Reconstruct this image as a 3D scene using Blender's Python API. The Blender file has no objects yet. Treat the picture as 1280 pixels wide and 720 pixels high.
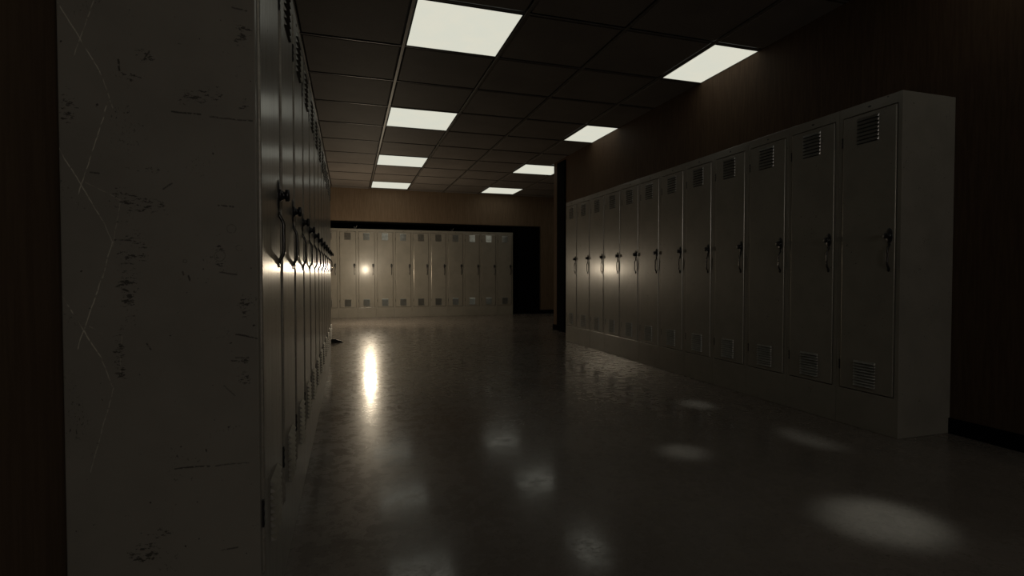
import bpy, bmesh, math, random
from mathutils import Vector, Matrix
random.seed(4)
sc = bpy.context.scene
COL = sc.collection
PI = math.pi

# ------------------------------------------------------------------ sizes (metres)
CEIL = 2.542
XL = -0.176           # fronts of the lockers on the near wall
WL = -0.504           # wall behind them
XR = 2.632            # fronts of the lockers on the opposite wall
WR = 3.004            # wall behind them
YF = 10.76            # fronts of the lockers at the end of the hall
YW = 10.82            # end wall
WALL_END = 7.548      # where the opposite wall stops and the side hall opens
PITCH = 0.3546
LH = 1.747
Y0_L, Y0_R = 1.158, 1.943
X_END_FAR = 3.342
BACK = -3.6
XMAX = 7.0

# ------------------------------------------------------------------ node helpers
class N:
    def __init__(s, name):
        s.m = bpy.data.materials.new(name); s.m.use_nodes = True
        s.t = s.m.node_tree; s.t.nodes.clear()
        s.out = s.t.nodes.new('ShaderNodeOutputMaterial')
    def n(s, kind, **kw):
        nd = s.t.nodes.new('ShaderNode' + kind)
        for k, v in kw.items(): setattr(nd, k, v)
        return nd
    def l(s, a, b): s.t.links.new(a, b)
    def put(s, sock, v):
        if isinstance(v, bpy.types.NodeSocket): s.l(v, sock)
        else: sock.default_value = v
    def math(s, op, a, b=0.0, clamp=False):
        nd = s.n('Math', operation=op, use_clamp=clamp); s.put(nd.inputs[0], a); s.put(nd.inputs[1], b); return nd.outputs[0]
    def vmath(s, op, a, b=None, scale=None):
        nd = s.n('VectorMath', operation=op); s.put(nd.inputs[0], a)
        if b is not None: s.put(nd.inputs[1], b)
        if scale is not None: s.put(nd.inputs['Scale'], scale)
        return nd
    def mix(s, f, a, b):
        nd = s.n('Mix', data_type='RGBA'); s.put(nd.inputs[0], f); s.put(nd.inputs[6], a); s.put(nd.inputs[7], b); return nd.outputs[2]
    def ramp(s, v, lo, hi, a=0.0, b=1.0):
        nd = s.n('MapRange', interpolation_type='SMOOTHSTEP'); s.put(nd.inputs[0], v)
        for i, x in enumerate((lo, hi, a, b)): nd.inputs[i + 1].default_value = x
        return nd.outputs[0]
    def noise(s, vec, scale, detail=3.0, rough=0.55, stretch=None):
        if stretch: vec = s.vmath('MULTIPLY', vec, stretch).outputs[0]
        nd = s.n('TexNoise'); s.put(nd.inputs['Vector'], vec); nd.inputs['Scale'].default_value = scale
        nd.inputs['Detail'].default_value = detail; nd.inputs['Roughness'].default_value = rough
        return nd.outputs['Fac']
    def bsdf(s, base, rough=0.5, metal=0.0, spec=0.5, bump=None, bstr=0.2, bdist=0.002, coat=0.0, coatr=0.1):
        b = s.n('BsdfPrincipled'); s.put(b.inputs['Base Color'], base); s.put(b.inputs['Roughness'], rough)
        b.inputs['Metallic'].default_value = metal; s.put(b.inputs['Specular IOR Level'], spec)
        b.inputs['Coat Weight'].default_value = coat; s.put(b.inputs['Coat Roughness'], coatr)
        if bump is not None:
            bp = s.n('Bump'); s.put(bp.inputs['Height'], bump); bp.inputs['Strength'].default_value = bstr
            bp.inputs['Distance'].default_value = bdist; s.l(bp.outputs[0], b.inputs['Normal'])
        s.l(b.outputs[0], s.out.inputs[0]); return b
    def obj(s): return s.n('TexCoord').outputs['Object']
    def pos(s): return s.n('NewGeometry').outputs['Position']
def rgb(*c): return (c[0], c[1], c[2], 1.0)

PAINT = rgb(0.242, 0.227, 0.194)
CHIP = rgb(0.035, 0.032, 0.028)
# wear drawn on the end panel of the front-most locker: (depth from the door face, height)
LIGHT = [((-0.4987, 1.3171), (-0.4361, 1.1985), 1), ((-0.444, 1.3283), (-0.4762, 1.2228), 0.7), ((-0.4361, 1.1985), (-0.4171, 1.1345), 0.5), ((-0.4232, 1.1487), (-0.478, 0.9547), 1), ((-0.5052, 1.0617), (-0.4413, 0.937), 1), ((-0.4413, 0.937), (-0.422, 0.8857), 0.5), ((-0.422, 0.8857), (-0.4381, 0.8187), 0.9), ((-0.4367, 0.8276), (-0.4798, 0.6879), 1), ((-0.5048, 0.794), (-0.4428, 0.6714), 1), ((-0.4428, 0.6714), (-0.4235, 0.6134), 0.6), ((-0.4235, 0.6134), (-0.4623, 0.459), 0.5), ((-0.4606, 0.7301), (-0.4334, 0.7099), 0.4), ((-0.4615, 0.9949), (-0.4082, 0.9649), 0.3), ((-0.4083, 0.9575), (-0.4222, 0.8753), 0.3), ((-0.4093, 0.7105), (-0.413, 0.6354), 0.3)]
DARK = [((-0.3226, 1.1373), (-0.274, 1.1356), 1), ((-0.2576, 1.1325), (-0.1827, 1.1312), 0.8), ((-0.3247, 0.45), (-0.2655, 0.4499), 1), ((-0.2543, 0.4487), (-0.197, 0.4475), 0.7), ((-0.2159, 0.7072), (-0.1726, 0.6977), 1), ((-0.2442, 0.961), (-0.2175, 0.9604), 1), ((-0.2161, 1.3492), (-0.1906, 1.3467), 0.8), ((-0.4538, 1.0143), (-0.4402, 1.0129), 0.9), ((-0.2983, 0.8231), (-0.2957, 0.8138), 1), ((-0.3681, 0.6939), (-0.363, 0.683), 1), ((-0.4181, 0.8902), (-0.3926, 0.89), 0.9), ((-0.2429, 0.831), (-0.2132, 0.8263), 0.8), ((-0.2164, 0.661), (-0.1948, 0.66), 0.8), ((-0.4082, 1.2252), (-0.406, 1.2049), 1), ((-0.366, 1.2303), (-0.3567, 1.2463), 1), ((-0.2478, 0.2783), (-0.2177, 0.2801), 0.8), ((-0.2384, 0.6065), (-0.2187, 0.5861), 0.5), ((-0.3378, 0.9892), (-0.3244, 1.0005), 0.8), ((-0.3077, 0.8324), (-0.3064, 0.8262), 0.8)]
CLUST = [((-0.3632, 0.9548), 0.0423, 0.0196), ((-0.3954, 0.97), 0.0285, 0.0239), ((-0.381, 0.891), 0.0234, 0.0211), ((-0.3867, 0.8578), 0.034, 0.0121), ((-0.3633, 1.2366), 0.0183, 0.0149), ((-0.3883, 1.1965), 0.0258, 0.0103), ((-0.2024, 1.2999), 0.02, 0.0281), ((-0.1968, 1.1598), 0.0115, 0.0188), ((-0.3762, 0.2951), 0.0346, 0.0247), ((-0.3519, 0.3256), 0.0296, 0.0124), ((-0.201, 0.7642), 0.0145, 0.0255), ((-0.2093, 0.6527), 0.0202, 0.0128), ((-0.2011, 0.617), 0.0145, 0.0192), ((-0.2425, 0.8655), 0.0112, 0.0377), ((-0.3558, 1.0245), 0.0344, 0.0075), ((-0.4862, 1.1281), 0.0146, 0.0434), ((-0.2736, 1.171), 0.0416, 0.0185), ((-0.3978, 0.8006), 0.0181, 0.0904), ((-0.4125, 0.6655), 0.0128, 0.0603)]
CIRC = [((-0.2426, 0.8624), 0.0095), ((-0.2222, 0.9162), 0.008), ((-0.2084, 0.8786), 0.006), ((-0.3026, 0.852), 0.003)]

def paint_material(name, worn=False):
    k = N(name)
    o = k.obj()
    rnd = k.n('ObjectInfo').outputs['Random']
    p = o if worn else k.vmath('ADD', o, k.vmath('SCALE', (31.0, 17.0, 23.0), scale=rnd).outputs[0]).outputs[0]
    patch = k.noise(p, 5.0, 4.0)
    streak = k.noise(p, 9.0, 5.0, 0.6, (9.0, 9.0, 0.35))        # rolled-steel grain, runs up the sheet
    base = k.mix(k.ramp(patch, 0.35, 0.7), PAINT, rgb(0.212, 0.199, 0.170))
    fine = k.noise(p, 210.0, 3.0, 0.6, (1.0, 1.0, 0.75))
    zone = k.ramp(k.noise(p, 11.0, 3.0), 0.58, 0.7)
    chips = k.math('MULTIPLY', k.ramp(fine, 0.60, 0.63), zone)
    specks = k.ramp(k.noise(p, 70.0, 2.0), 0.735, 0.75)
    dark = k.math('MAXIMUM', chips, specks)
    if worn:
        # flatten to (depth, height) on the panel
        sx = k.n('SeparateXYZ'); k.l(o, sx.inputs[0])
        cx = k.n('CombineXYZ'); k.l(sx.outputs[1], cx.inputs[0]); k.l(sx.outputs[2], cx.inputs[1])
        q = cx.outputs[0]
        wob = k.n('TexNoise'); k.l(q, wob.inputs['Vector']); wob.inputs['Scale'].default_value = 30.0
        qw = k.vmath('ADD', q, k.vmath('SCALE', k.vmath('SUBTRACT', wob.outputs['Color'], (0.5, 0.5, 0.5)).outputs[0], scale=0.006).outputs[0]).outputs[0]
        def seg(a, b, src):
            a = Vector((XL - a[0], a[1], 0)); b = Vector((XL - b[0], b[1], 0)); ba = b - a
            pa = k.vmath('SUBTRACT', src, tuple(a)).outputs[0]
            h = k.math('MULTIPLY', k.vmath('DOT_PRODUCT', pa, tuple(ba)).outputs['Value'], 1.0 / ba.dot(ba), True)
            return k.vmath('LENGTH', k.vmath('SUBTRACT', pa, k.vmath('SCALE', tuple(ba), scale=h).outputs[0]).outputs[0]).outputs['Value']
        brk = k.ramp(k.noise(q, 95.0, 3.0), 0.36, 0.5)
        lite = 0.0
        for a, b, s in LIGHT:
            f = k.math('MULTIPLY', k.ramp(seg(a, b, qw), 0.0004, 0.0013, s * 0.42, 0.0), brk)
            lite = f if lite == 0.0 else k.math('MAXIMUM', lite, f)
        brk2 = k.ramp(k.noise(q, 160.0, 3.0), 0.33, 0.5)
        for a, b, s in DARK:
            f = k.math('MULTIPLY', k.ramp(seg(a, b, qw), 0.0008, 0.0024, s, 0.0), brk2)
            dark = k.math('MAXIMUM', dark, f)
        area = 0.0
        for c, rx, ry in CLUST:
            v = k.vmath('MULTIPLY', k.vmath('SUBTRACT', q, (XL - c[0], c[1], 0)).outputs[0], (1 / rx, 1 / ry, 0)).outputs[0]
            f = k.ramp(k.vmath('LENGTH', v).outputs['Value'], 0.35, 1.5, 1.0, 0.0)
            area = f if area == 0.0 else k.math('MAXIMUM', area, f)
        nz = k.math('ADD', k.math('MULTIPLY', k.noise(q, 100.0, 5.0, 0.75, (0.7, 1.4, 1.0)), 0.8), k.math('MULTIPLY', k.noise(q, 34.0, 2.0), 0.2))
        dark = k.math('MAXIMUM', dark, k.ramp(k.math('ADD', nz, k.math('MULTIPLY', area, 0.122)), 0.635, 0.675))
        for c, r in CIRC:
            d = k.vmath('LENGTH', k.vmath('SUBTRACT', qw, (XL - c[0], c[1], 0)).outputs[0]).outputs['Value']
            ring = k.ramp(k.math('ABSOLUTE', k.math('SUBTRACT', d, r)), 0.0004, 0.0013, 0.45, 0.0)
            dark = k.math('MAXIMUM', dark, k.math('MULTIPLY', ring, brk2))
        base = k.mix(lite, base, rgb(0.95, 0.9, 0.72))
    col = k.mix(k.math('MULTIPLY', dark, 0.86), base, CHIP)
    rough = k.math('ADD', k.ramp(streak, 0.25, 0.75, 0.27, 0.40), k.math('MULTIPLY', dark, 0.25))
    hgt = k.math('SUBTRACT', k.math('MULTIPLY', streak, 0.35), dark)
    k.bsdf(col, rough, 0.0, 0.22, hgt, 0.16, 0.0015, 0.38, 0.19)
    return k.m

def simple(name, col, rough, metal=0.0, spec=0.5, bumpscale=None, bstr=0.15):
    k = N(name); o = k.obj()
    n = k.noise(o, bumpscale or 60.0, 3.0)
    c = k.mix(k.ramp(n, 0.3, 0.7), rgb(*[x * 0.88 for x in col]), rgb(*[min(1, x * 1.1) for x in col]))
    k.bsdf(c, rough, metal, spec, n, bstr, 0.001)
    return k.m

M = {}
M['paint'] = paint_material('locker_paint')
M['worn'] = paint_material('scratched_locker_paint', True)
M['black_metal'] = simple('black_hardware', (0.012, 0.012, 0.013), 0.33, 0.0, 0.5, 90.0)
M['slot'] = simple('dark_slot', (0.006, 0.006, 0.006), 0.8)
M['louver'] = simple('louver_steel', (0.52, 0.52, 0.49), 0.34, 0.9, 0.5, 30.0, 0.05)
M['edge'] = simple('rubbed_bare_edge', (0.42, 0.40, 0.35), 0.3, 0.7, 0.5, 120.0)
M['handle'] = simple('handle_metal', (0.06, 0.058, 0.055), 0.25, 0.85, 0.5, 80.0)
M['trim'] = simple('black_trim', (0.003, 0.003, 0.003), 0.9, 0.0, 0.03, 25.0)
M['bar'] = simple('ceiling_bar', (0.085, 0.077, 0.068), 0.42, 0.0, 0.5, 40.0)
M['light_frame'] = simple('light_frame', (0.10, 0.095, 0.085), 0.5)
M['paper'] = simple('grey_paper', (0.2, 0.2, 0.19), 0.8)
M['rubber'] = simple('black_rubber', (0.01, 0.01, 0.01), 0.6)

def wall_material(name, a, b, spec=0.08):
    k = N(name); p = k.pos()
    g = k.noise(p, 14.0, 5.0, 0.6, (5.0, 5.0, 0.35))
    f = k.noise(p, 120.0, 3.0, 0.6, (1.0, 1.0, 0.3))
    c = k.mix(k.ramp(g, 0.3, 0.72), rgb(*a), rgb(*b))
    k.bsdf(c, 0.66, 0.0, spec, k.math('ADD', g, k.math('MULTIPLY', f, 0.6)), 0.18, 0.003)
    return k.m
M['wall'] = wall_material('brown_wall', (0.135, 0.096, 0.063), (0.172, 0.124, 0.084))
M['wall_part_shaded'] = wall_material('part_shaded_brown_wall', (0.094, 0.064, 0.041), (0.122, 0.084, 0.055))  # same brown wall, dimmer light on the left put into its colour
M['wall_shaded'] = wall_material('shaded_brown_wall', (0.066, 0.042, 0.027), (0.088, 0.058, 0.037))  # same brown wall, darkened in colour for the poorly lit right side

k = N('speckled_floor'); p = k.pos()
big = k.noise(p, 1.3, 5.0, 0.6); mid = k.noise(p, 14.0, 5.0, 0.65); fine = k.noise(p, 90.0, 4.0, 0.7)
c = k.mix(k.ramp(big, 0.35, 0.68), rgb(0.160, 0.139, 0.122), rgb(0.205, 0.178, 0.157))
c = k.mix(k.ramp(mid, 0.52, 0.72, 0.0, 0.45), c, rgb(0.11, 0.095, 0.082))
c = k.mix(k.ramp(fine, 0.56, 0.64, 0.0, 0.75), c, rgb(0.07, 0.06, 0.052))
vein = k.n('TexNoise'); k.put(vein.inputs['Vector'], p); vein.inputs['Scale'].default_value = 7.0; vein.inputs['Detail'].default_value = 6.0
vn = k.ramp(k.math('ABSOLUTE', k.math('SUBTRACT', vein.outputs['Fac'], 0.5)), 0.0, 0.03, 1.0, 0.0)
c = k.mix(k.math('MULTIPLY', vn, 0.25), c, rgb(0.09, 0.078, 0.068))
ro = k.math('ADD', k.ramp(mid, 0.3, 0.75, 0.19, 0.36), k.ramp(big, 0.35, 0.7, -0.02, 0.05))
ro = k.math('ADD', ro, k.math('MULTIPLY', vn, 0.08))
k.bsdf(c, ro, 0.0, 0.14, k.math('ADD', k.math('MULTIPLY', mid, 0.6), k.math('MULTIPLY', fine, 0.3)), 0.045, 0.003, 0.52, k.math('ADD', k.ramp(fine, 0.42, 0.7, 0.0, 0.10), k.ramp(mid, 0.4, 0.72, 0.085, 0.13)))
M['floor'] = k.m

k = N('ceiling_tile'); p = k.pos()
f = k.noise(p, 75.0, 4.0, 0.7); g = k.noise(p, 2.2, 3.0)
c = k.mix(k.ramp(g, 0.3, 0.7), rgb(0.138, 0.122, 0.110), rgb(0.168, 0.149, 0.135))
c = k.mix(k.ramp(f, 0.58, 0.68, 0, 0.5), c, rgb(0.07, 0.06, 0.052))
k.bsdf(c, 0.7, 0.0, 0.25, f, 0.35, 0.004)
M['tile'] = k.m

k = N('light_diffuser'); p = k.pos()
em = k.n('Emission'); f = k.noise(p, 6.0, 2.0)
k.l(k.mix(k.ramp(f, 0.3, 0.7), rgb(0.70, 0.685, 0.575), rgb(0.675, 0.675, 0.575)), em.inputs[0])
em.inputs[1].default_value = 1.0
k.l(em.outputs[0], k.out.inputs[0]); M['diffuser'] = k.m

# ------------------------------------------------------------------ mesh helpers
def obj(name, bm, mats, parent=None, bevel=None, smooth=False):
    me = bpy.data.meshes.new(name)
    bmesh.ops.recalc_face_normals(bm, faces=bm.faces)
    bm.to_mesh(me); bm.free()
    for m in (mats if isinstance(mats, (list, tuple)) else [mats]): me.materials.append(m)
    o = bpy.data.objects.new(name, me); COL.objects.link(o)
    if smooth:
        for pl in me.polygons: pl.use_smooth = True
    if parent: o.parent = parent
    if bevel:
        md = o.modifiers.new('bevel', 'BEVEL'); md.width = bevel; md.segments = 2; md.limit_method = 'ANGLE'; md.angle_limit = 0.7
    return o
def box(bm, a, b, mi=0):
    x0, y0, z0 = a; x1, y1, z1 = b
    v = [bm.verts.new(p) for p in ((x0,y0,z0),(x1,y0,z0),(x1,y1,z0),(x0,y1,z0),(x0,y0,z1),(x1,y0,z1),(x1,y1,z1),(x0,y1,z1))]
    for f in ((0,1,2,3),(4,5,6,7),(0,1,5,4),(1,2,6,5),(2,3,7,6),(3,0,4,7)):
        bm.faces.new([v[i] for i in f]).material_index = mi
def prism(bm, pts, z0, z1, mi=0):
    lo = [bm.verts.new((x, y, z0)) for x, y in pts]; hi = [bm.verts.new((x, y, z1)) for x, y in pts]
    n = len(pts)
    bm.faces.new(lo); bm.faces.new(hi)
    for i in range(n): bm.faces.new([lo[i], lo[(i+1) % n], hi[(i+1) % n], hi[i]])
    for f in bm.faces: f.material_index = mi
def lathe_y(bm, prof, cx, cz, sx=1.0, sz=1.0, seg=20, mi=0):
    # profile (radius, y); axis runs along local -y out of the door
    rings = []
    for r, y in prof:
        rings.append([bm.verts.new((cx + r*sx*math.cos(2*PI*i/seg), y, cz + r*sz*math.sin(2*PI*i/seg))) for i in range(seg)])
    for a, b in zip(rings, rings[1:]):
        for i in range(seg):
            bm.faces.new([a[i], a[(i+1) % seg], b[(i+1) % seg], b[i]]).material_index = mi
    bm.faces.new(rings[0]).material_index = mi; bm.faces.new(rings[-1]).material_index = mi
def tube(bm, pts, r, seg=10, flat=1.0, mi=0):
    pts = [Vector(p) for p in pts]; rings = []
    for i, p in enumerate(pts):
        t = (pts[min(i+1, len(pts)-1)] - pts[max(i-1, 0)]).normalized()
        u = Vector((1, 0, 0)); w = t.cross(u).normalized()
        rings.append([bm.verts.new(p + u*r*flat*math.cos(2*PI*j/seg) + w*r*math.sin(2*PI*j/seg)) for j in range(seg)])
    for a, b in zip(rings, rings[1:]):
        for i in range(seg): bm.faces.new([a[i], a[(i+1) % seg], b[(i+1) % seg], b[i]]).material_index = mi
    bm.faces.new(rings[0]); bm.faces.new(rings[-1])
def structure(name, bm, mat, parent=None, bevel=None):
    o = obj(name, bm, mat, parent, bevel)
    if parent is None: o['kind'] = 'structure'
    return o
def thing(name, label, cat, loc, rz=0.0, group=None):
    o = bpy.data.objects.new(name, None); COL.objects.link(o)
    o.empty_display_size = 0.1
    o.location = loc; o.rotation_euler = (0, 0, rz); o['label'] = label; o['category'] = cat
    if group: o['group'] = group
    return o

# ------------------------------------------------------------------ the hall
bm = bmesh.new(); box(bm, (WL - 0.1, BACK - 0.1, -0.1), (XMAX + 0.1, YW + 0.62, 0.0)); structure('floor', bm, M['floor'])
bm = bmesh.new(); box(bm, (WL - 0.12, BACK, 0.0), (WL, YW + 0.5, CEIL + 0.04)); structure('wall_left', bm, M['wall_part_shaded'])
bm = bmesh.new(); prism(bm, [(WR, BACK), (XMAX, BACK), (XMAX, WALL_END), (WR, WALL_END)], 0.0, CEIL + 0.04); structure('wall_right', bm, M['wall_shaded'])
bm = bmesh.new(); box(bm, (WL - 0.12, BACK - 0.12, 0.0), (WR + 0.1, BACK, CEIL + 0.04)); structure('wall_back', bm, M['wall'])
bm = bmesh.new(); box(bm, (XMAX, WALL_END - 0.2, 0.0), (XMAX + 0.12, YW + 0.5, CEIL + 0.04)); structure('wall_side', bm, M['wall'])
RX = 3.965; RZ = 1.897
bm = bmesh.new()
box(bm, (WL, YW, RZ), (RX, YW + 0.5, CEIL + 0.04)); box(bm, (RX, YW, 0.0), (XMAX, YW + 0.5, CEIL + 0.04))
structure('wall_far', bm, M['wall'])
# black lining of the recess the end row stands in
bm = bmesh.new()
box(bm, (WL, YW + 0.44, 0.0), (RX, YW + 0.49, RZ)); box(bm, (RX - 0.03, YW - 0.012, 0.0), (RX, YW + 0.44, RZ))
box(bm, (WL, YW - 0.012, RZ - 0.025), (RX, YW + 0.44, RZ)); box(bm, (X_END_FAR + 0.02, YW + 0.012, 0.0), (RX - 0.03, YW + 0.44, RZ - 0.025))
box(bm, (X_END_FAR + 0.02, YW - 0.010, 0.0), (X_END_FAR + 0.06, YW + 0.012, RZ - 0.025)); box(bm, (X_END_FAR + 0.06, YW - 0.012, 0.0), (RX - 0.03, YW + 0.012, 0.085))
structure('trim_1', bm, M['trim'])
bm = bmesh.new(); box(bm, (WR - 0.022, 7.09, 0.0), (WR, 7.375, 2.505)); structure('trim_2', bm, M['trim'], None, 0.003)
def skirting(name, a, b):
    bm = bmesh.new(); box(bm, a, b); structure(name, bm, M['trim'], None, 0.004)
skirting('baseboard_right', (WR - 0.014, BACK, 0.0), (WR, WALL_END + 0.014, 0.082))
skirting('baseboard_left', (WL, BACK, 0.0), (WL + 0.014, YW, 0.082))
skirting('baseboard_far', (RX, YW - 0.014, 0.0), (XMAX, YW, 0.082))
skirting('baseboard_side', (WR, WALL_END, 0.0), (XMAX, WALL_END + 0.014, 0.082))

# suspended ceiling: tiles with a shadow gap on each side of every bar
PX, PY, GX, GY = 0.7298, 0.7331, 0.416, 3.328
TW, TD = 0.6894, 0.6927
lights = {}
for j in (-6, -3, 0, 3, 6, 9):
    lights[(0, j)] = 1; lights[(3, j)] = 1
lights[(6, 9)] = 1  # unseen side-hall panel added to brighten the end-row vents
bm = bmesh.new()
def slab(x0, x1, y0, y1):
    e = 0.006
    z = CEIL
    v = [bm.verts.new(q) for q in ((x0,y0,z+.012),(x1,y0,z+.012),(x1,y1,z+.012),(x0,y1,z+.012),(x0+e,y0+e,z),(x1-e,y0+e,z),(x1-e,y1-e,z),(x0+e,y1-e,z))]
    for f in ((4,5,6,7),(0,1,5,4),(1,2,6,5),(2,3,7,6),(3,0,4,7),(0,1,2,3)): bm.faces.new([v[i] for i in f])
cells = []
for i in range(-2, 10):
    for j in range(-10, 11):
        x0, y0 = GX + i*PX, GY + j*PY
        x1, y1 = x0 + TW, y0 + TD
        x0, x1 = max(x0, WL + 0.002), min(x1, XMAX - 0.002); y0, y1 = max(y0, BACK + 0.002), min(y1, YW - 0.002)
        if y0 < WALL_END - 0.1 and x1 > WR: x1 = WR - 0.001
        if x1 - x0 < 0.03 or y1 - y0 < 0.03: continue
        if (i, j) in lights: lights[(i, j)] = (x0, x1, y0, y1); continue
        slab(x0, x1, y0, y1)
ceiling = structure('ceiling', bm, M['tile'])
bm = bmesh.new(); box(bm, (WL, BACK, CEIL + 0.03), (XMAX, YW, CEIL + 0.05)); obj('backing', bm, M['slot'], ceiling)
bm = bmesh.new(); g = 0.0085
for i in range(-2, 10):
    x = GX + i*PX
    if x - 0.04 < WL: continue
    y0 = BACK if x < WR else WALL_END
    box(bm, (x - 0.0404 + g, y0, CEIL - 0.004), (x - g, YW, CEIL + 0.006))
for j in range(-9, 11):
    y = GY + j*PY
    if y > YW: continue
    box(bm, (WL, y - 0.0404 + g + 0.006, CEIL - 0.003), (WR if y < WALL_END else XMAX, y - g - 0.006, CEIL + 0.006))
obj('ceiling_grid', bm, M['bar'], ceiling, 0.002)

ORD = {-6: 'behind', -3: 'over', 0: 'first', 3: 'second', 6: 'third', 9: 'fourth'}
LAB = {
 (0, -6): 'square ceiling light panel above the open floor behind the scratched locker end',
 (0, -3): 'square ceiling light panel above the scratched end of the near locker row',
 (0, 0): 'big square ceiling light panel, first lit one ahead above the near locker row',
 (0, 3): 'square ceiling light panel, second in the line running down mid hall',
 (0, 6): 'square ceiling light panel, third in the line running down mid hall',
 (0, 9): 'square ceiling light panel, last in the mid-hall line, before the end wall',
 (3, -6): 'narrow ceiling light panel along the bare wall behind the opposite lockers',
 (3, -3): 'narrow ceiling light panel above the plain end of the opposite locker row',
 (3, 0): 'narrow ceiling light panel cut by the wall above the middle of the opposite lockers',
 (3, 3): 'narrow ceiling light panel cut by the wall just before the black upright trim',
 (3, 6): 'square ceiling light panel partly hidden by the black-trimmed wall end',
 (6, 9): 'unseen added ceiling light panel over the side hall beyond the black-trimmed wall end',
 (3, 9): 'square ceiling light panel above the black panel in the end wall',
}
for (i, j), r in lights.items():
    x0, x1, y0, y1 = r
    cx, cy = (x0 + x1)/2, (y0 + y1)/2
    t = thing('ceiling_light', LAB[(i, j)], 'ceiling light', (cx, cy, CEIL), 0, 'square panels in the hall ceiling')
    hx, hy = (x1 - x0)/2, (y1 - y0)/2
    bm = bmesh.new(); box(bm, (-hx + .003, -hy + .003, 0.001), (hx - .003, hy - .003, 0.012)); obj('diffuser', bm, M['diffuser'], t)
    bm = bmesh.new()
    for a, b in (((-hx, -hy), (hx, -hy + .003)), ((-hx, hy - .003), (hx, hy)), ((-hx, -hy + .003), (-hx + .003, hy - .003)), ((hx - .003, -hy + .003), (hx, hy - .003))):
        box(bm, (a[0], a[1], -0.002), (b[0], b[1], 0.02))
    obj('frame', bm, M['light_frame'], t)

# ------------------------------------------------------------------ lockers
ST, DZ0, DZ1 = 0.024, 0.200, 1.694      # stile width, door bottom and top
W = PITCH
def body_mesh(depth, worn=False):
    bm = bmesh.new(); e = 0.0006
    P = [(e, 0), (W - e, 0)]
    v = {}
    for nm, (x, z) in dict(a=(e, 0), b=(W - e, 0), c=(W - e, LH), d=(e, LH)).items():
        v[nm + 'f'] = bm.verts.new((x, 0, z)); v[nm + 'k'] = bm.verts.new((x, depth, z))
    for nm, (x, z) in dict(a=(ST, DZ0), b=(W - ST, DZ0), c=(W - ST, DZ1), d=(ST, DZ1)).items():
        v[nm + 'i'] = bm.verts.new((x, 0, z)); v[nm + 'j'] = bm.verts.new((x, 0.022, z))
    F = lambda *k: bm.faces.new([v[q] for q in k])
    for p_, q_ in ('ab', 'bc', 'cd', 'da'):
        F(p_ + 'f', q_ + 'f', q_ + 'i', p_ + 'i'); F(p_ + 'i', q_ + 'i', q_ + 'j', p_ + 'j')
        f = F(p_ + 'f', q_ + 'f', q_ + 'k', p_ + 'k')
        if worn and p_ + q_ == 'da': f.material_index = 1
    F('aj', 'bj', 'cj', 'dj'); F('ak', 'bk', 'ck', 'dk')
    return bm
def door_mesh():
    bm = bmesh.new(); gp = 0.0042
    x0, x1, z0, z1 = ST + gp, W - ST - gp, DZ0 + gp, DZ1 - gp
    box(bm, (x0, -0.005, z0), (x1, 0.016, z1))
    return bm
def vent_mesh(z0, z1, out, n=7):
    bm = bmesh.new(); cx = W/2 - 0.004; hw = 0.062; h = (z1 - z0)/n
    for i in range(n):
        zt = z1 - i*h; zb = zt - h*0.72
        y0, y1 = -0.0051, -0.0051 - out
        # pressed hood: flush at the top, standing proud at the bottom, tapered ends
        a = [(cx - hw, y0, zt), (cx + hw, y0, zt), (cx + hw - .004, y1, zb), (cx - hw + .004, y1, zb)]
        vs = [bm.verts.new(q) for q in a]
        lo = [bm.verts.new((cx + hw, y0, zb)), bm.verts.new((cx - hw, y0, zb))]
        bm.faces.new(vs); bm.faces.new([vs[1], lo[0], vs[2]]); bm.faces.new([vs[0], vs[3], lo[1]])
        bm.faces.new([vs[3], vs[2], lo[0], lo[1]]).material_index = 1
        s = [bm.verts.new(q) for q in ((cx - hw + .002, y0 - .0003, zb), (cx + hw - .002, y0 - .0003, zb), (cx + hw - .002, y0 - .0003, zt - h + .001), (cx - hw + .002, y0 - .0003, zt - h + .001))]
        bm.faces.new(s).material_index = 1
    return bm
LX = W - 0.056
def latch_mesh():
    bm = bmesh.new()
    lathe_y(bm, [(0.020, -0.003), (0.020, -0.006), (0.017, -0.0085)], LX, 1.028, 0.95, 1.95, 24)
    lathe_y(bm, [(0.017, -0.0085), (0.013, -0.013), (0.0095, -0.018), (0.0095, -0.022), (0.015, -0.022), (0.0155, -0.030), (0.013, -0.032)], LX, 1.028, 1, 1.0, 20)
    return bm
def keyhole_mesh():
    bm = bmesh.new(); lathe_y(bm, [(0.005, -0.0318), (0.005, -0.0335), (0.003, -0.0342)], LX, 1.028, 1, 1, 12); return bm
def handle_mesh():
    bm = bmesh.new(); pts = []
    zt, zb = 0.985, 0.855
    for i in range(17):
        t = i/16; z = zt + (zb - zt)*t
        s = min(1, min(t, 1 - t)/0.24); s = s*s*(3 - 2*s)
        pts.append((LX, -0.005 - 0.012*s, z))
    tube(bm, pts, 0.0042, 10, 1.25)
    lathe_y(bm, [(0.009, -0.003), (0.008, -0.007)], LX, zt, 1, 1.3, 14); lathe_y(bm, [(0.009, -0.003), (0.008, -0.007)], LX, zb, 1, 1.3, 14)
    return bm
def hinge_mesh(z):
    bm = bmesh.new()
    box(bm, (ST - 0.003, -0.0045, z - 0.028), (ST + 0.0045, 0.004, z + 0.028))
    for q in (-0.02, 0.0, 0.02): box(bm, (ST - 0.004, -0.0055, z + q - 0.004), (ST + 0.005, -0.0045, z + q + 0.004))
    return bm

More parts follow.
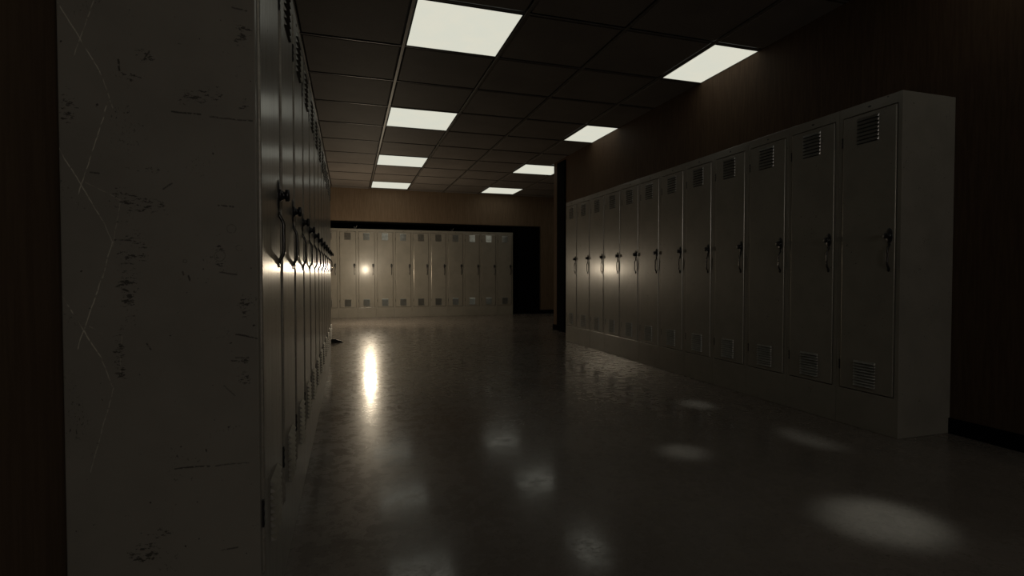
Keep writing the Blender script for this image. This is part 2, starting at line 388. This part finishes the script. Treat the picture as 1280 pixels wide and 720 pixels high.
def make_locker(depth):
    t = thing('metal_locker', '', 'locker', (0, 0, 0))
    obj('body', body_mesh(depth), M['paint'], t, 0.0026)
    d = obj('door', door_mesh(), [M['paint'], M['edge']], t, 0.0042); d.modifiers[0].material = 1
    obj('vent', vent_mesh(1.528, 1.668, 0.0068), [M['louver'], M['slot']], d)
    obj('vent', vent_mesh(0.226, 0.366, 0.0103, 9), [M['louver'], M['slot']], d)
    l = obj('latch', latch_mesh(), M['black_metal'], d, None, True)
    obj('handle', handle_mesh(), M['handle'], d, None, True)
    rb = bmesh.new(); lathe_y(rb, [(0.006, 0.0004), (0.006, -0.0012), (0.004, -0.002)], W/2, (LH + DZ1)/2 - 0.002, 1.6, 0.8, 14); obj('rivet', rb, M['black_metal'], t)
    for z in (0.332, 1.56): obj('hinge', hinge_mesh(z), M['black_metal'], d)
    return t
def copy_tree(o, parent=None):
    c = o.copy(); COL.objects.link(c)
    c.parent = parent
    for ch in o.children: copy_tree(ch, c)
    return c

NTH = ['first', 'second', 'third', 'fourth', 'fifth', 'sixth', 'seventh', 'eighth', 'ninth', 'tenth', 'eleventh', 'last']
near = make_locker(abs(WL - XL) - 0.002)
opp = make_locker(abs(WR - XR) - 0.002)
end = copy_tree(opp)
for k in range(12):                      # near wall, doors face the hall
    o = near if k == 0 else copy_tree(near)
    o.location = (XL, Y0_L + k*PITCH, 0); o.rotation_euler.z = PI/2
    o['group'] = 'lockers along the near wall'
    o['label'] = ('grey metal locker with scratched, paint-chipped end panel closest to the camera' if k == 0 else
                  f'grey metal locker, {NTH[k]} back from the scratched end panel in its row' if k < 11 else
                  'grey metal locker at the far end of the scratched row, closest to the end wall')
    if k == 0: first = o
for k in range(12):                      # opposite wall
    o = opp if k == 0 else copy_tree(opp)
    o.location = (XR, Y0_R + (k + 1)*PITCH, 0); o.rotation_euler.z = -PI/2
    o['group'] = 'lockers along the opposite wall'
    o['label'] = ('dark grey metal locker with the broad plain end panel beside the bare wall' if k == 0 else
                  f'dark grey metal locker, {NTH[k]} back from the broad plain end panel in its row' if k < 11 else
                  'dark grey metal locker at the end of its row, beside the black upright trim')
for k in range(11):                      # end wall, standing in the black recess
    o = end if k == 0 else copy_tree(end)
    o.location = (X_END_FAR - (k + 1)*PITCH, YF, 0); o.rotation_euler.z = 0
    o['group'] = 'lockers across the end wall'
    o['label'] = ('pale end-wall locker standing next to the tall black panel' if k == 0 else
                  f'pale end-wall locker, {NTH[k]} one counted from the black panel' if k < 10 else
                  'pale end-wall locker half hidden behind the scratched near row')
# the worn end panel belongs to the body of the front-most locker only
b0 = [c for c in first.children if c.name.startswith('body')][0]
md = bpy.data.meshes.new('body'); wb = body_mesh(abs(WL - XL) - 0.002, True)
bmesh.ops.recalc_face_normals(wb, faces=wb.faces); wb.to_mesh(md); wb.free()
md.materials.append(M['paint']); md.materials.append(M['worn'])
b0.data = md

# ------------------------------------------------------------------ small things
def scrap(loc, rz, label):
    bm = bmesh.new()
    pts = [(-0.032, 0.052), (-0.012, 0.004), (0.006, 0.0), (0.022, 0.034), (0.040, 0.078)]
    yo = [0.0, 0.012, -0.004, 0.008, -0.006]
    A = [bm.verts.new((x - 0.010, y, max(0, z))) for (x, z), y in zip(pts, yo)]
    B = [bm.verts.new((x + 0.012, y + 0.03, z + 0.006)) for (x, z), y in zip(pts, yo)]
    for q in range(4): bm.faces.new([A[q], A[q+1], B[q+1], B[q]])
    o = obj('paper_scrap', bm, M['paper']); s = o.modifiers.new('thick', 'SOLIDIFY'); s.thickness = 0.002
    o.location = loc; o.rotation_euler.z = rz; o.scale = (0.7, 0.7, 0.8); o['label'] = label; o['category'] = 'paper scrap'; o['group'] = 'scraps on top of the end lockers'
scrap((0.118, YF + 0.03, LH), 0.15, 'crumpled grey paper scrap on top of the most brightly lit end-wall locker')
scrap((2.035, YF + 0.03, LH), -0.2, 'crumpled grey paper scrap on an end-wall locker nearer the black panel')
bm = bmesh.new()
v = [bm.verts.new(q) for q in ((-0.11, -0.03, 0), (0.06, -0.022, 0), (0.06, 0.022, 0), (-0.11, 0.03, 0), (-0.11, -0.026, 0.046), (-0.03, -0.022, 0.040), (0.05, -0.018, 0.012), (0.05, 0.018, 0.012), (-0.03, 0.022, 0.040), (-0.11, 0.026, 0.046))]
for f in ((0,1,2,3), (0,1,6,5,4), (3,2,7,8,9), (4,5,8,9), (5,6,7,8), (6,1,2,7), (0,3,9,4)): bm.faces.new([v[i] for i in f])
o = obj('door_wedge', bm, M['rubber'], None, 0.003); o.location = (-0.142, 6.87, 0)
o['label'] = 'small black rubber door wedge on the floor past the scratched locker row'; o['category'] = 'door wedge'

# ------------------------------------------------------------------ light
ld = bpy.data.lights.new('warm_lamp', 'POINT'); ld.energy = 41.0; ld.color = (1.0, 0.83, 0.60); ld.shadow_soft_size = 0.055
lo = bpy.data.objects.new('warm_lamp', ld); COL.objects.link(lo); lo.location = (0.336, 9.40, 0.965)
hd = bpy.data.lights.new('added_end_panel_fill', 'POINT'); hd.energy = 37.0; hd.color = (1.0, 0.95, 0.88); hd.shadow_soft_size = 0.25  # unseen fill added behind the camera to brighten the locker end panels
ho = bpy.data.objects.new('added_end_panel_fill', hd); COL.objects.link(ho); ho.location = (1.2, -3.2, 1.6)
for src, dst, deg, e in (((2.80, 1.47, 2.50), (1.71, 1.31, 0), 9.5, 85.0), ((2.80, 3.67, 2.50), (2.29, 2.10, 0), 8, 62.0),
                         ((1.95, 2.6, 2.50), (1.49, 2.10, 0), 6, 42.0), ((2.80, 3.67, 2.50), (2.14, 2.86, 0), 6, 60.0)):
    sd = bpy.data.lights.new('added_pool_spot', 'SPOT'); sd.energy = e; sd.color = (0.93, 1.0, 0.92)  # unseen spots added to lay pools of light on the floor
    sd.spot_size = math.radians(deg); sd.spot_blend = 1.0; sd.shadow_soft_size = 0.05
    so = bpy.data.objects.new('added_pool_spot', sd); COL.objects.link(so); so.location = src
    so.rotation_euler = (Vector(dst) - Vector(src)).to_track_quat('-Z', 'Y').to_euler()
w = bpy.data.worlds.new('world'); sc.world = w; w.use_nodes = True
w.node_tree.nodes['Background'].inputs[0].default_value = (0.0, 0.0, 0.0, 1); w.node_tree.nodes['Background'].inputs[1].default_value = 0.0

# ------------------------------------------------------------------ camera
cd = bpy.data.cameras.new('camera'); cam = bpy.data.objects.new('camera', cd); COL.objects.link(cam)
cd.sensor_fit = 'HORIZONTAL'; cd.sensor_width = 36.0; cd.lens = 36.0*658.0/1280.0; cd.clip_start = 0.02
cam.location = (0, 0, 0.8232); cam.rotation_euler = (math.radians(90 - 1.31), 0, math.radians(-17.16))
sc.camera = cam
sc.view_settings.view_transform = 'Standard'; sc.view_settings.look = 'None'
sc.view_settings.exposure = 0.0; sc.view_settings.gamma = 1.0; sc.view_settings.use_curve_mapping = False
sc.cycles.use_denoising = True
sc.cycles.max_bounces = 8; sc.cycles.sample_clamp_indirect = 0.8
